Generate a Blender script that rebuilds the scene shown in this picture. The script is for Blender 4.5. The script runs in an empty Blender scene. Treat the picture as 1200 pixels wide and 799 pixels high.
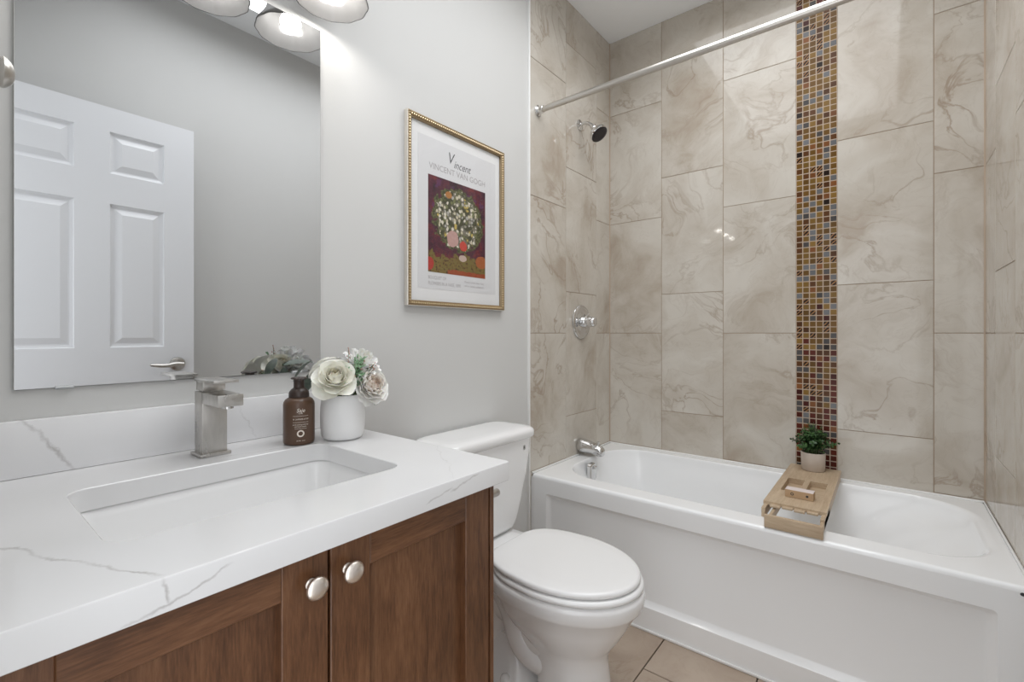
import bpy, bmesh, math, random
from mathutils import Vector, Matrix
random.seed(7)
PI = math.pi
S = bpy.context.scene
COL = S.collection

# ------------------------------------------------------------------ camera
FPX = 548.0
cam_d = bpy.data.cameras.new('camera')
cam = bpy.data.objects.new('camera', cam_d); COL.objects.link(cam)
cam.location = (-2.416, -1.229, 1.105)
HEAD = math.atan(440/FPX)                      # angle of +X to the right of the view axis
cam.rotation_euler = (PI/2, 0, HEAD - PI/2)
cam_d.sensor_fit = 'HORIZONTAL'; cam_d.sensor_width = 36.0
cam_d.lens = 36.0*FPX/1200.0
cam_d.shift_y = -9.2/1200.0
cam_d.clip_start = 0.01
S.camera = cam

# ------------------------------------------------------------------ world + light + exposure
W = bpy.data.worlds.new('daylight'); S.world = W; W.use_nodes = True
bgn = W.node_tree.nodes['Background']
bgn.inputs[0].default_value = (0.96, 0.98, 1.0, 1); bgn.inputs[1].default_value = 1.7
LAMP_POWER = 1.2          # watts of every bulb of the vanity light
LAMP_COL = (1.0, 0.96, 0.91)
S.view_settings.view_transform = 'Standard'; S.view_settings.look = 'None'
S.view_settings.gamma = 1.0; S.view_settings.use_curve_mapping = False
S.view_settings.exposure = 0.27
S.cycles.max_bounces = 12; S.cycles.diffuse_bounces = 7; S.cycles.glossy_bounces = 6
S.cycles.transmission_bounces = 8; S.cycles.transparent_max_bounces = 8
S.cycles.use_denoising = True; S.cycles.sample_clamp_indirect = 6.0
S.cycles.caustics_reflective = False; S.cycles.caustics_refractive = False

def area(name, loc, rot, sx, sy, power, col=(1, 1, 1)):
    d = bpy.data.lights.new(name, 'AREA'); d.shape = 'RECTANGLE'; d.size = sx; d.size_y = sy
    d.energy = power; d.color = col
    o = bpy.data.objects.new(name, d); COL.objects.link(o); o.location = loc; o.rotation_euler = rot
    return o
# wide fill light added under the ceiling to brighten the room, no fixture there
area('ceiling_fill', (-1.12, -0.83, 2.735), (0, 0, 0), 1.7, 0.9, 17, (0.965, 0.98, 1)).data.spread = math.radians(156)

# ------------------------------------------------------------------ materials
def mat(name, base=(.8, .8, .8), rough=.5, metal=0, **kw):
    m = bpy.data.materials.new(name); m.use_nodes = True
    p = m.node_tree.nodes['Principled BSDF']
    p.inputs['Base Color'].default_value = (*base, 1); p.inputs['Roughness'].default_value = rough
    p.inputs['Metallic'].default_value = metal
    for k, v in kw.items():
        k = k.replace('_', ' ')
        p.inputs[k].default_value = v
    return m
class NT:
    """small helper around a material's node tree"""
    def __init__(s, m): s.m = m; s.t = m.node_tree; s.p = s.t.nodes['Principled BSDF']
    def n(s, typ, **kw):
        nd = s.t.nodes.new(typ)
        for k, v in kw.items():
            if hasattr(nd, k) and not isinstance(v, bpy.types.NodeSocket): setattr(nd, k, v)
        return nd
    def l(s, a, b): s.t.links.new(a, b)
    def put(s, sock, v):
        if isinstance(v, bpy.types.NodeSocket): s.l(v, sock)
        elif v is not None: sock.default_value = v
    def math(s, op, a, b=None, c=None, clamp=False):
        nd = s.t.nodes.new('ShaderNodeMath'); nd.operation = op; nd.use_clamp = clamp
        for i, v in enumerate((a, b, c)): s.put(nd.inputs[i], v)
        return nd.outputs[0]
    def vmath(s, op, a, b=None):
        nd = s.t.nodes.new('ShaderNodeVectorMath'); nd.operation = op
        s.put(nd.inputs[0], a); s.put(nd.inputs[1], b)
        return nd.outputs['Value'] if op in ('DOT_PRODUCT', 'LENGTH', 'DISTANCE') else nd.outputs[0]
    def pos(s): return s.t.nodes.new('ShaderNodeNewGeometry').outputs['Position']
    def obj(s): return s.t.nodes.new('ShaderNodeTexCoord').outputs['Object']
    def noise(s, vec, scale=5, detail=4, rough=.5, dist=0, col=False):
        nd = s.t.nodes.new('ShaderNodeTexNoise'); s.put(nd.inputs['Vector'], vec)
        nd.inputs['Scale'].default_value = scale; nd.inputs['Detail'].default_value = detail
        nd.inputs['Roughness'].default_value = rough; nd.inputs['Distortion'].default_value = dist
        return nd.outputs['Color' if col else 'Fac']
    def ramp(s, fac, stops, interp='LINEAR'):
        nd = s.t.nodes.new('ShaderNodeValToRGB'); nd.color_ramp.interpolation = interp
        e = nd.color_ramp.elements
        while len(e) < len(stops): e.new(.5)
        for el, (ps, c) in zip(e, stops):
            el.position = ps; el.color = (*c, 1) if len(c) == 3 else c
        s.l(fac, nd.inputs[0]); return nd.outputs[0]
    def mix(s, fac, a, b, blend='MIX'):
        nd = s.t.nodes.new('ShaderNodeMix'); nd.data_type = 'RGBA'; nd.blend_type = blend
        s.put(nd.inputs[0], fac)
        for sk, v in ((nd.inputs[6], a), (nd.inputs[7], b)):
            if isinstance(v, tuple): v = (*v, 1) if len(v) == 3 else v
            s.put(sk, v)
        return nd.outputs[2]
    def map(s, vec, scale=(1, 1, 1), loc=(0, 0, 0), rot=(0, 0, 0)):
        nd = s.t.nodes.new('ShaderNodeMapping'); s.l(vec, nd.inputs[0])
        nd.inputs['Scale'].default_value = scale; nd.inputs['Location'].default_value = loc
        nd.inputs['Rotation'].default_value = rot; return nd.outputs[0]
    def bump(s, h, strength=.2, dist=.01):
        nd = s.t.nodes.new('ShaderNodeBump'); nd.inputs['Strength'].default_value = strength
        nd.inputs['Distance'].default_value = dist; s.l(h, nd.inputs['Height'])
        s.l(nd.outputs[0], s.p.inputs['Normal'])
    def base(s, c): s.l(c, s.p.inputs['Base Color'])

def m_paint(name, col):
    m = mat(name, col, .62); t = NT(m)
    t.bump(t.noise(t.pos(), 220, 3), .05, .002); return m
M_PAINT = m_paint('grey_wall_paint', (.60, .60, .59))
M_CEIL = m_paint('ceiling_paint', (.90, .92, .94))
M_TRIM = mat('white_trim_paint', (.80, .80, .79), .35)
M_DOOR = mat('white_door_paint', (.78, .79, .81), .38)

def m_tile(name, light, mid, dark, veinc, rough=.055):
    m = mat(name, light, rough, Specular_IOR_Level=.36); t = NT(m)
    at = t.n('ShaderNodeAttribute'); at.attribute_name = 'tile'
    off = t.vmath('SCALE', at.outputs['Color']); off.node.inputs['Scale'].default_value = 9.0
    v = t.vmath('ADD', t.pos(), off)
    warp = t.noise(v, 2.2, 3, .5, 0, True)
    wv = t.vmath('ADD', v, t.vmath('SCALE', t.vmath('SUBTRACT', warp, (.5, .5, .5))))
    wv.node.inputs[1].links[0].from_node.inputs['Scale'].default_value = .42
    cloud = t.noise(wv, 3.2, 7, .58, .4)
    c = t.ramp(cloud, [(.30, dark), (.44, mid), (.60, light), (.8, tuple(min(1, q*1.06) for q in light))])
    vn = t.noise(wv, 3.1, 6, .55, 1.1)
    d = t.math('ABSOLUTE', t.math('SUBTRACT', vn, .5))
    vein = t.math('SUBTRACT', 1.0, t.math('DIVIDE', d, .022), clamp=True)
    patch = t.math('MULTIPLY_ADD', t.noise(v, 2.6, 2), 3.2, -1.25, clamp=True)
    vein = t.math('MULTIPLY', t.math('MULTIPLY', vein, patch), .64)
    c = t.mix(vein, c, veinc)
    fine = t.math('SUBTRACT', 1.0, t.math('DIVIDE', t.math('ABSOLUTE', t.math('SUBTRACT', t.noise(wv, 9, 5, .6, .8), .5)), .02), clamp=True)
    c = t.mix(t.math('MULTIPLY', fine, .10), c, veinc)
    t.base(c); return m
M_TILE = m_tile('beige_marble_tile', (.575, .54, .485), (.50, .455, .395), (.40, .34, .275), (.26, .185, .125))
M_FLOOR = m_tile('tan_floor_tile', (.43, .35, .28), (.38, .30, .235), (.32, .25, .19), (.27, .19, .13), .28)
M_GROUT = mat('tan_grout', (.36, .27, .19), .8)
M_FGROUT = mat('brown_floor_grout', (.13, .09, .055), .8)
M_MGROUT = mat('pale_mosaic_grout', (.46, .365, .28), .7)

def m_mosaic():
    m = mat('glass_mosaic', (.3, .2, .1), .16, Specular_IOR_Level=.14); t = NT(m)
    at = t.n('ShaderNodeAttribute'); at.attribute_name = 'tile'
    kind = t.n('ShaderNodeAttribute'); kind.attribute_name = 'streak'
    off = t.vmath('SCALE', at.outputs['Color']); off.node.inputs['Scale'].default_value = 31.0
    v = t.vmath('ADD', t.pos(), off)
    w = t.n('ShaderNodeTexWave'); w.wave_type = 'BANDS'; w.bands_direction = 'DIAGONAL'
    w.inputs['Scale'].default_value = 42; w.inputs['Distortion'].default_value = 2.5; w.inputs['Detail'].default_value = 2
    t.l(v, w.inputs['Vector'])
    band = t.math('GREATER_THAN', w.outputs['Fac'], .62)
    sm = t.math('MULTIPLY', band, kind.outputs['Fac'])
    c = t.mix(sm, at.outputs['Color'], (.34, .17, .07))
    n = t.noise(v, 260, 2); c = t.mix(.35, c, t.mix(n, (.02, .015, .01), c), 'MIX')
    t.base(c); return m
M_MOSAIC = m_mosaic()

def m_quartz(name, veins, plane):
    """white quartz with grey veins along given segments; plane gives the two world axes used"""
    m = mat(name, (.78, .78, .785), .14); t = NT(m)
    P = t.pos()
    sep = t.n('ShaderNodeSeparateXYZ'); t.l(P, sep.inputs[0])
    a, b = sep.outputs[plane[0].upper()], sep.outputs[plane[1].upper()]
    n1 = t.math('SUBTRACT', t.noise(P, 11, 6, .62), .5)
    n2 = t.noise(P, 24, 3)
    tot = None
    edge = t.math('LESS_THAN', sep.outputs['Y'], -.6275)
    sa, sb_ = a, b
    for (x0, y0, x1, y1, wd, st, *pl) in veins:
        b = sep.outputs['Z'] if pl else sb_
        dx, dy = x1-x0, y1-y0; L = math.hypot(dx, dy); dx /= L; dy /= L
        ra, rb = t.math('SUBTRACT', a, x0), t.math('SUBTRACT', b, y0)
        along = t.math('ADD', t.math('MULTIPLY', ra, dx), t.math('MULTIPLY', rb, dy))
        perp = t.math('SUBTRACT', t.math('MULTIPLY', rb, dx), t.math('MULTIPLY', ra, dy))
        perp = t.math('ABSOLUTE', t.math('MULTIPLY_ADD', n1, .03 if pl else .055, perp))
        core = t.math('SUBTRACT', 1.0, t.math('DIVIDE', perp, wd), clamp=True)
        ends = t.math('MULTIPLY', t.math('DIVIDE', along, .012, clamp=True),
                      t.math('DIVIDE', t.math('SUBTRACT', L, along), .012, clamp=True))
        vv = t.math('MULTIPLY', t.math('MULTIPLY', core, ends), t.math('MULTIPLY_ADD', n2, 1.8, -.35, clamp=True))
        vv = t.math('MULTIPLY', vv, st)
        if pl: vv = t.math('MULTIPLY', vv, edge)
        elif plane == 'xy': vv = t.math('MULTIPLY', vv, t.math('SUBTRACT', 1.0, edge))
        tot = vv if tot is None else t.math('MAXIMUM', tot, vv)
    soft = t.noise(P, 1.7, 3, .5, .6)
    c = t.ramp(soft, [(.35, (.72, .72, .725) if plane == 'xy' else (.79, .79, .80)), (.6, (.755, .755, .76) if plane == 'xy' else (.83, .83, .84))])
    t.base(t.mix(tot, c, (.33, .31, .30))); return m
M_QTOP = m_quartz('white_quartz_top', [(-2.44, -.22, -2.262, -.628, .004, .75), (-1.83, -.628, -1.677, -.40, .002, .3),
                                       (-2.05, -.13, -1.90, -.165, .003, .6), (-1.78, -.09, -1.677, -.12, .003, .5),
                                       (-2.264, .848, -2.252, .812, .0022, .8, 'xz'), (-2.30, .806, -2.19, .834, .0022, .75, 'xz'),
                                       (-1.90, .818, -1.835, .832, .0022, .8, 'xz'), (-1.845, .826, -1.765, .842, .0022, .7, 'xz')], 'xy')
M_QSPL = m_quartz('white_quartz_splash', [(-2.325, .965, -2.228, .835, .004, .95), (-1.957, .955, -1.915, .845, .0028, .6)], 'xz')

def m_wood(name, cs, scale, rough=.33, grain=1.0):
    m = mat(name, cs[1], rough); t = NT(m)
    v = t.map(t.pos(), scale)
    w1 = t.noise(v, 6, 6, .6, .8); w2 = t.noise(v, 38, 4, .6, .3); big = t.noise(t.pos(), 4, 3)
    f = t.math('ADD', t.math('MULTIPLY', w1, .36), t.math('ADD', t.math('MULTIPLY', w2, .34*grain), t.math('MULTIPLY', big, .30)))
    t.base(t.ramp(f, [(.36, cs[0]), (.52, cs[1]), (.70, cs[2])]))
    t.bump(w2, .06, .002); return m
DK = ((.062, .024, .0095), (.15, .066, .029), (.25, .125, .062))
M_WV = m_wood('stained_wood_upright', DK, (9, 9, .9))
M_WH = m_wood('stained_wood_level', DK, (.9, 9, 9))
M_GAP = mat('dark_gap_shade', (.01, .006, .004), .8)  # near black, shade of the vanity door gaps put into the colour
M_BAM = m_wood('light_bamboo', ((.40, .29, .19), (.53, .415, .29), (.64, .53, .40)), (.9, 12, 12), .5, .8)
M_BAMY = m_wood('light_bamboo_cross', ((.40, .29, .19), (.53, .415, .29), (.64, .53, .40)), (12, .9, 12), .5, .8)
M_CER = mat('white_vitreous_china', (.84, .84, .84), .08, Coat_Weight=.3)
M_SEAT = mat('white_seat_plastic', (.83, .83, .83), .22)
M_TUB = mat('white_tub_acrylic', (.87, .88, .89), .11)
M_CHR = mat('polished_chrome', (.72, .72, .72), .07, 1)
def m_brush(name, col, rough, sc):
    m = mat(name, col, rough, 1); t = NT(m)
    n = t.noise(t.map(t.pos(), sc), 60, 4); t.l(t.math('MULTIPLY_ADD', n, .18, rough-.09), t.p.inputs['Roughness'])
    t.base(t.ramp(n, [(.3, tuple(q*.82 for q in col)), (.7, col)])); return m
M_NIK = m_brush('brushed_nickel', (.60, .58, .55), .30, (1, 1, .3))
M_ROD = mat('satin_rod_metal', (.60, .57, .53), .34, 1)
M_KNOB = mat('satin_nickel', (.86, .79, .72), .34, 1)
M_DARK = mat('dark_rubber_face', (.018, .013, .016), .45)
M_BLK = mat('dark_ink', (.03, .03, .035), .5)
M_MIR = mat('silvered_glass', (.735, .745, .755), .012, 1)
M_CLIP = mat('clear_clip', (.62, .64, .65), .15)
M_GOLD = mat('champagne_frame', (.36, .275, .17), .36, .8)
M_BEAD = mat('champagne_bead', (.72, .58, .38), .28, .85)
M_FSIDE = mat('silver_frame_side', (.78, .74, .68), .35, .7)
M_MATB = mat('white_mat_board', (.80, .80, .80), .8)
M_POST = mat('poster_paper', (.70, .70, .71), .7)
M_TXT = mat('grey_lettering', (.40, .38, .39), .7)
M_TXT2 = mat('dark_grey_lettering', (.10, .10, .11), .7)
M_BOT = mat('amber_brown_plastic', (.098, .052, .030), .30, Transmission_Weight=.0)
M_PUMP = mat('dark_brown_pump', (.040, .024, .018), .38)
M_BTXT = mat('white_label_ink', (.80, .74, .66), .6)
M_POT = mat('white_glazed_pot', (.80, .80, .80), .35)
M_STONE = mat('pale_stone_pot', (.56, .49, .43), .75)
M_SOIL = mat('dark_soil', (.02, .014, .01), .9)
M_KRAFT = mat('kraft_card', (.48, .33, .20), .7)
M_PINKW = mat('pale_soap_wrap', (.72, .64, .62), .55)

def m_petal(name, inner, outer):
    m = mat(name, outer, .55, Subsurface_Weight=.12); t = NT(m)
    m.node_tree.nodes['Principled BSDF'].inputs['Subsurface Radius'].default_value = (.004, .003, .002)
    a = t.n('ShaderNodeAttribute'); a.attribute_name = 'tile'
    n = t.noise(t.pos(), 90, 3)
    f = t.math('ADD', a.outputs['Fac'], t.math('MULTIPLY_ADD', n, .3, -.15), clamp=True)
    t.base(t.ramp(f, [(.0, inner), (.55, outer), (1.0, tuple(min(.9, q*1.05) for q in outer))])); return m
M_ROSE = m_petal('cream_rose_petal', (.86, .80, .56), (.90, .885, .80))
M_PEON = m_petal('blush_peony_petal', (.80, .60, .44), (.90, .88, .84))
M_HYD = m_petal('white_small_petal', (.86, .84, .74), (.90, .90, .88))
def m_leaf(name, a, b, rough=.5):
    m = mat(name, a, rough); t = NT(m)
    t.base(t.ramp(t.noise(t.pos(), 60, 3), [(.35, a), (.65, b)])); return m
M_EUC = m_leaf('grey_green_leaf', (.10, .135, .11), (.17, .21, .17))
M_SPR = m_leaf('mint_green_sprig', (.16, .32, .17), (.34, .52, .33))
M_BUD = mat('dusty_pink_bud', (.48, .27, .22), .6)
M_STEM = m_leaf('green_stem', (.08, .12, .04), (.12, .18, .07))
M_PLANT = m_leaf('deep_green_leaf', (.018, .05, .016), (.07, .16, .045), .45)

def m_shade():
    m = bpy.data.materials.new('frosted_glass_shade'); m.use_nodes = True; nt = m.node_tree
    for n in list(nt.nodes): nt.nodes.remove(n)
    o = nt.nodes.new('ShaderNodeOutputMaterial'); d = nt.nodes.new('ShaderNodeBsdfDiffuse'); tr = nt.nodes.new('ShaderNodeBsdfTranslucent')
    g = nt.nodes.new('ShaderNodeBsdfGlossy'); mx = nt.nodes.new('ShaderNodeMixShader'); m2 = nt.nodes.new('ShaderNodeMixShader')
    d.inputs[0].default_value = (.20, .20, .20, 1); tr.inputs[0].default_value = (.46, .455, .45, 1); g.inputs['Roughness'].default_value = .12
    mx.inputs[0].default_value = .35; m2.inputs[0].default_value = .06
    nt.links.new(d.outputs[0], mx.inputs[1]); nt.links.new(tr.outputs[0], mx.inputs[2])
    nt.links.new(mx.outputs[0], m2.inputs[1]); nt.links.new(g.outputs[0], m2.inputs[2]); nt.links.new(m2.outputs[0], o.inputs[0])
    return m
M_SHADE = m_shade()
M_BULB = mat('lit_bulb', (1, 1, 1), .5, Emission_Color=(1, .95, .88, 1), Emission_Strength=5.0)

def m_glazing():
    m = bpy.data.materials.new('picture_glass'); m.use_nodes = True; nt = m.node_tree
    for n in list(nt.nodes): nt.nodes.remove(n)
    o = nt.nodes.new('ShaderNodeOutputMaterial'); a = nt.nodes.new('ShaderNodeBsdfTransparent'); g = nt.nodes.new('ShaderNodeBsdfGlossy')
    lw = nt.nodes.new('ShaderNodeLayerWeight'); pw = nt.nodes.new('ShaderNodeMath'); pw.operation = 'POWER'; pw.inputs[1].default_value = 5
    f = nt.nodes.new('ShaderNodeMath'); f.operation = 'MULTIPLY_ADD'; f.inputs[1].default_value = .5; f.inputs[2].default_value = .02
    nt.links.new(lw.outputs['Facing'], pw.inputs[0]); nt.links.new(pw.outputs[0], f.inputs[0]); mx = nt.nodes.new('ShaderNodeMixShader')
    g.inputs['Roughness'].default_value = .02
    nt.links.new(f.outputs[0], mx.inputs[0]); nt.links.new(a.outputs[0], mx.inputs[1]); nt.links.new(g.outputs[0], mx.inputs[2])
    nt.links.new(mx.outputs[0], o.inputs[0]); return m
M_GLASS = m_glazing()

# ------------------------------------------------------------------ mesh helpers
def finish(bm, name, m, parent=None, origin=None, smooth=40, recalc=True, flat_top=False):
    if recalc: bmesh.ops.recalc_face_normals(bm, faces=bm.faces)
    if smooth:
        th = math.radians(smooth)
        for f in bm.faces: f.smooth = True
        for e in bm.edges:
            if len(e.link_faces) == 2: e.smooth = e.calc_face_angle(0) < th
    if flat_top:
        bm.normal_update()
        for f in bm.faces:
            if abs(f.normal.z) > .9995: f.smooth = False
    me = bpy.data.meshes.new(name)
    base = Vector((0, 0, 0))
    if parent is not None:
        p = parent
        while p is not None: base = base + Vector(p.location); p = p.parent
    elif origin is not None: base = Vector(origin)
    bmesh.ops.translate(bm, verts=bm.verts, vec=-base)
    bm.to_mesh(me); bm.free()
    for q in (m if isinstance(m, (list, tuple)) else [m]): me.materials.append(q)
    o = bpy.data.objects.new(name, me); COL.objects.link(o)
    if parent is not None: o.parent = parent
    elif origin is not None: o.location = base
    return o
def tag(o, label, cat, group=None):
    o['label'] = label; o['category'] = cat
    if group: o['group'] = group
    return o
def thing(name, loc, label, cat, group=None):
    o = bpy.data.objects.new(name, None); COL.objects.link(o); o.location = loc
    o.empty_display_size = .05
    return tag(o, label, cat, group)
def struct(bm, name, m, **kw):
    o = finish(bm, name, m, **kw); o['kind'] = 'structure'; return o
B = bmesh.new
def box(bm, x0, x1, y0, y1, z0, z1, bev=0, seg=2, mi=0):
    x0, x1 = min(x0, x1), max(x0, x1); y0, y1 = min(y0, y1), max(y0, y1); z0, z1 = min(z0, z1), max(z0, z1)
    vs = [bm.verts.new((x, y, z)) for x in (x0, x1) for y in (y0, y1) for z in (z0, z1)]
    idx = [(0, 1, 3, 2), (4, 6, 7, 5), (0, 4, 5, 1), (2, 3, 7, 6), (0, 2, 6, 4), (1, 5, 7, 3)]
    fs = [bm.faces.new([vs[i] for i in q]) for q in idx]
    for f in fs: f.material_index = mi
    if bev:
        es = list({e for f in fs for e in f.edges})
        r = bmesh.ops.bevel(bm, geom=es, offset=bev, segments=seg, profile=.5, affect='EDGES', clamp_overlap=True)
    return vs
def frame_of(d):
    d = Vector(d).normalized(); u = Vector((0, 0, 1)) if abs(d.z) < .95 else Vector((1, 0, 0))
    a = u.cross(d).normalized(); return a, d.cross(a), d
def bridge(bm, la, lb, mi=0):
    n = len(la)
    for i in range(n):
        f = bm.faces.new((la[i], la[(i+1) % n], lb[(i+1) % n], lb[i])); f.material_index = mi
def lathe(bm, prof, c=(0, 0, 0), axis=(0, 0, 1), n=32, cap0=True, cap1=True, sq=None, mi=0):
    """prof: (radius, height along axis)"""
    a, b, d = frame_of(axis); c = Vector(c); loops = []
    for r, h in prof:
        loops.append([bm.verts.new(c + d*h + (a*math.cos(2*PI*i/n) + b*math.sin(2*PI*i/n))*max(r, 1e-5)) for i in range(n)])
    for p, q in zip(loops, loops[1:]): bridge(bm, p, q, mi)
    if cap0: bm.faces.new(loops[0]).material_index = mi
    if cap1: bm.faces.new(loops[-1]).material_index = mi
    return loops
def tube(bm, pts, r, n=12, caps=True):
    pts = [Vector(p) for p in pts]; loops = []; prev = None
    for i, p in enumerate(pts):
        d = (pts[min(i+1, len(pts)-1)] - pts[max(i-1, 0)]).normalized()
        if prev is None: a, b, _ = frame_of(d)
        else:
            a = (prev - d*prev.dot(d)).normalized(); b = d.cross(a)
        prev = a; rr = r[i] if isinstance(r, (list, tuple)) else r
        loops.append([bm.verts.new(p + (a*math.cos(2*PI*k/n) + b*math.sin(2*PI*k/n))*rr) for k in range(n)])
    for p, q in zip(loops, loops[1:]): bridge(bm, p, q)
    if caps: bm.faces.new(loops[0]); bm.faces.new(loops[-1])
def curve_pts(ctrl, n=24):
    """Catmull-Rom through control points"""
    P = [Vector(c) for c in ctrl]; P = [P[0]*2-P[1]] + P + [P[-1]*2-P[-2]]; out = []
    m = len(P)-3
    for k in range(n+1):
        s = k/n*m; i = min(int(s), m-1); t = s-i
        a, b, c, d = P[i:i+4]
        out.append(.5*((2*b) + (c-a)*t + (2*a-5*b+4*c-d)*t*t + (3*b-a-3*c+d)*t**3))
    return out
def rrect(x0, x1, y0, y1, r, n=8):
    x0, x1 = min(x0, x1), max(x0, x1); y0, y1 = min(y0, y1), max(y0, y1); pts = []
    for cx, cy, a0 in ((x1-r, y1-r, 0), (x0+r, y1-r, PI/2), (x0+r, y0+r, PI), (x1-r, y0+r, 1.5*PI)):
        for k in range(n+1):
            a = a0 + PI/2*k/n; pts.append((cx + r*math.cos(a), cy + r*math.sin(a)))
    return pts
def loop(bm, pts, z): return [bm.verts.new((p[0], p[1], z)) for p in pts]
def ring_edges(bm, lp):
    out = []
    for i in range(len(lp)):
        a, b = lp[i], lp[(i+1) % len(lp)]
        e = bm.edges.get((a, b)) or bm.edges.new((a, b)); out.append(e)
    return out
def fill_between(bm, outer, inner):
    bmesh.ops.triangle_fill(bm, edges=ring_edges(bm, outer) + ring_edges(bm, inner), use_beauty=True, use_dissolve=False)
def text_mesh(body, size, align='CENTER', shear=0.0, ext=.0):
    cu = bpy.data.curves.new('lettering_source', 'FONT'); cu.body = body; cu.size = size; cu.align_x = align
    cu.shear = shear; cu.extrude = ext; cu.resolution_u = 3
    o = bpy.data.objects.new('lettering_source', cu); COL.objects.link(o)
    bpy.context.view_layer.update()
    me = bpy.data.meshes.new_from_object(o.evaluated_get(bpy.context.evaluated_depsgraph_get()))
    bm = B(); bm.from_mesh(me)
    bpy.data.objects.remove(o); bpy.data.curves.remove(cu); bpy.data.meshes.remove(me)
    return bm
def text_wall(name, body, size, x, y, z, m, parent, align='CENTER', width=None, shear=0.0):
    """lettering standing on a vertical surface that faces -Y"""
    bm = text_mesh(body, size, align, shear)
    xs = [v.co.x for v in bm.verts]
    k = width/(max(xs)-min(xs)) if width else 1
    for v in bm.verts: v.co = Vector((x + v.co.x*k, y, z + v.co.y))
    return finish(bm, name, m, parent, smooth=0, recalc=False)

# ================================================================== SETTING
CEIL = 2.745; WID = 1.508; XL = -2.44; TT = -.767; H = .612; EYE = 1.105; RIM = .487
bm = B(); box(bm, XL-.1, .1, -WID-.1, .1, -.08, -.012); struct(bm, 'floor', M_FGROUT, smooth=0)
def tile_layer(bm):
    return bm.loops.layers.float_color.new('tile')
def add_tile(bm, lay, P, bev, th, rnd, uax, vax, nax, mi=0):
    """one bevelled tile: P = (u0,u1,v0,v1) in the plane; front face at 0 along nax"""
    u0, u1, v0, v1 = P
    def pt(u, v, n): return Vector(uax)*u + Vector(vax)*v + Vector(nax)*n
    def lp(i, n): return [bm.verts.new(pt(a, b, n)) for a, b in ((u0+i, v0+i), (u1-i, v0+i), (u1-i, v1-i), (u0+i, v1-i))]
    a, b, c = lp(0, -th), lp(0, -bev), lp(bev, 0)
    fs = []
    for p, q in ((a, b), (b, c)):
        for k in range(4): fs.append(bm.faces.new((p[k], p[(k+1) % 4], q[(k+1) % 4], q[k])))
    fs.append(bm.faces.new(c))
    for f in fs:
        f.material_index = mi
        for l in f.loops: l[lay] = rnd
    return fs
def rc(): return (random.random(), random.random(), random.random(), 1)

bm = B(); lay = tile_layer(bm); g = .0018
ys = [0.0] + [-.295 - .305*k for k in range(0, 5)]
for r, (ya, yb) in enumerate(zip(ys, ys[1:])):
    yb = max(yb, -WID)
    x = -.942 + (0 if r == 2 else (.2 if r % 2 else -.2)) - .61*3
    while x < 0:
        x0, x1 = max(x, XL), min(x+.61, 0)
        if x1 > x0+.02 and ya-yb > .02:
            add_tile(bm, lay, (x0+g, x1-g, yb+g, ya-g), .0015, .012, rc(), (1, 0, 0), (0, 1, 0), (0, 0, 1))
        x += .61
o = struct(bm, 'floor_tiles', M_FLOOR, smooth=0)
bm = B(); box(bm, XL-.1, .1, -WID-.1, .1, CEIL, CEIL+.1); struct(bm, 'ceiling', M_CEIL, smooth=0)
bm = B(); box(bm, XL-.1, TT-.004, 0, .1, 0, CEIL); struct(bm, 'wall_back', M_PAINT, smooth=0)
bm = B(); box(bm, XL-.1, TT-.004, -WID-.1, -WID, 0, CEIL); struct(bm, 'wall_front', M_PAINT, smooth=0)
bm = B(); box(bm, XL-.12, XL, -.72, 0, 0, CEIL); box(bm, XL-.12, XL, -WID, -1.455, 0, CEIL); box(bm, XL-.12, XL, -1.455, -.72, 2.11, CEIL)
struct(bm, 'wall_left', M_PAINT, smooth=0)

def tiled_wall(name, cols, uax, nax, zlow, org, e0=0, e1=0):
    bm = B(); lay = tile_layer(bm)
    for (u0, u1, off) in cols:
        z = EYE + off - 3*H
        while z < CEIL:
            z0, z1 = max(z, zlow), min(z+H, CEIL)
            if z1 - z0 > .01:
                add_tile(bm, lay, (u0+.0011, u1-.0011, z0+.0011, z1-.0011), .0010, .009, rc(), uax, (0, 0, 1), nax)
            z += H
    n = Vector(nax); a, b = min(c[0] for c in cols), max(c[1] for c in cols)
    g0 = Vector(uax)*(a-e0) - n*.0022; g1 = Vector(uax)*(b+e1) - n*.1
    vs = box(bm, g0.x, g1.x, g0.y, g1.y, 0 if zlow < .1 else .3, CEIL, mi=1)
    bmesh.ops.translate(bm, verts=bm.verts, vec=Vector(org))
    return struct(bm, name, [M_TILE, M_GROUT], smooth=0)
off3 = .204
tiled_wall('wall_faucet', [(-.155, 0, 0), (-.461, -.155, off3), (TT, -.461, 0)], (1, 0, 0), (0, -1, 0), 0.0, (0, 0, 0), 0, .1)
tiled_wall('wall_tub', [(-.300, 0, 0), (-.606, -.300, off3), (-.912, -.606, 0), (-1.368, -1.062, off3), (-WID, -1.368, 0)],
           (0, 1, 0), (-1, 0, 0), .3, (0, 0, 0), .1, .1)
tiled_wall('wall_right', [(-.205, 0, 0), (-.511, -.205, off3), (TT, -.511, 0)], (1, 0, 0), (0, 1, 0), 0.0, (0, -WID, 0), 0, .1)

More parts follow.
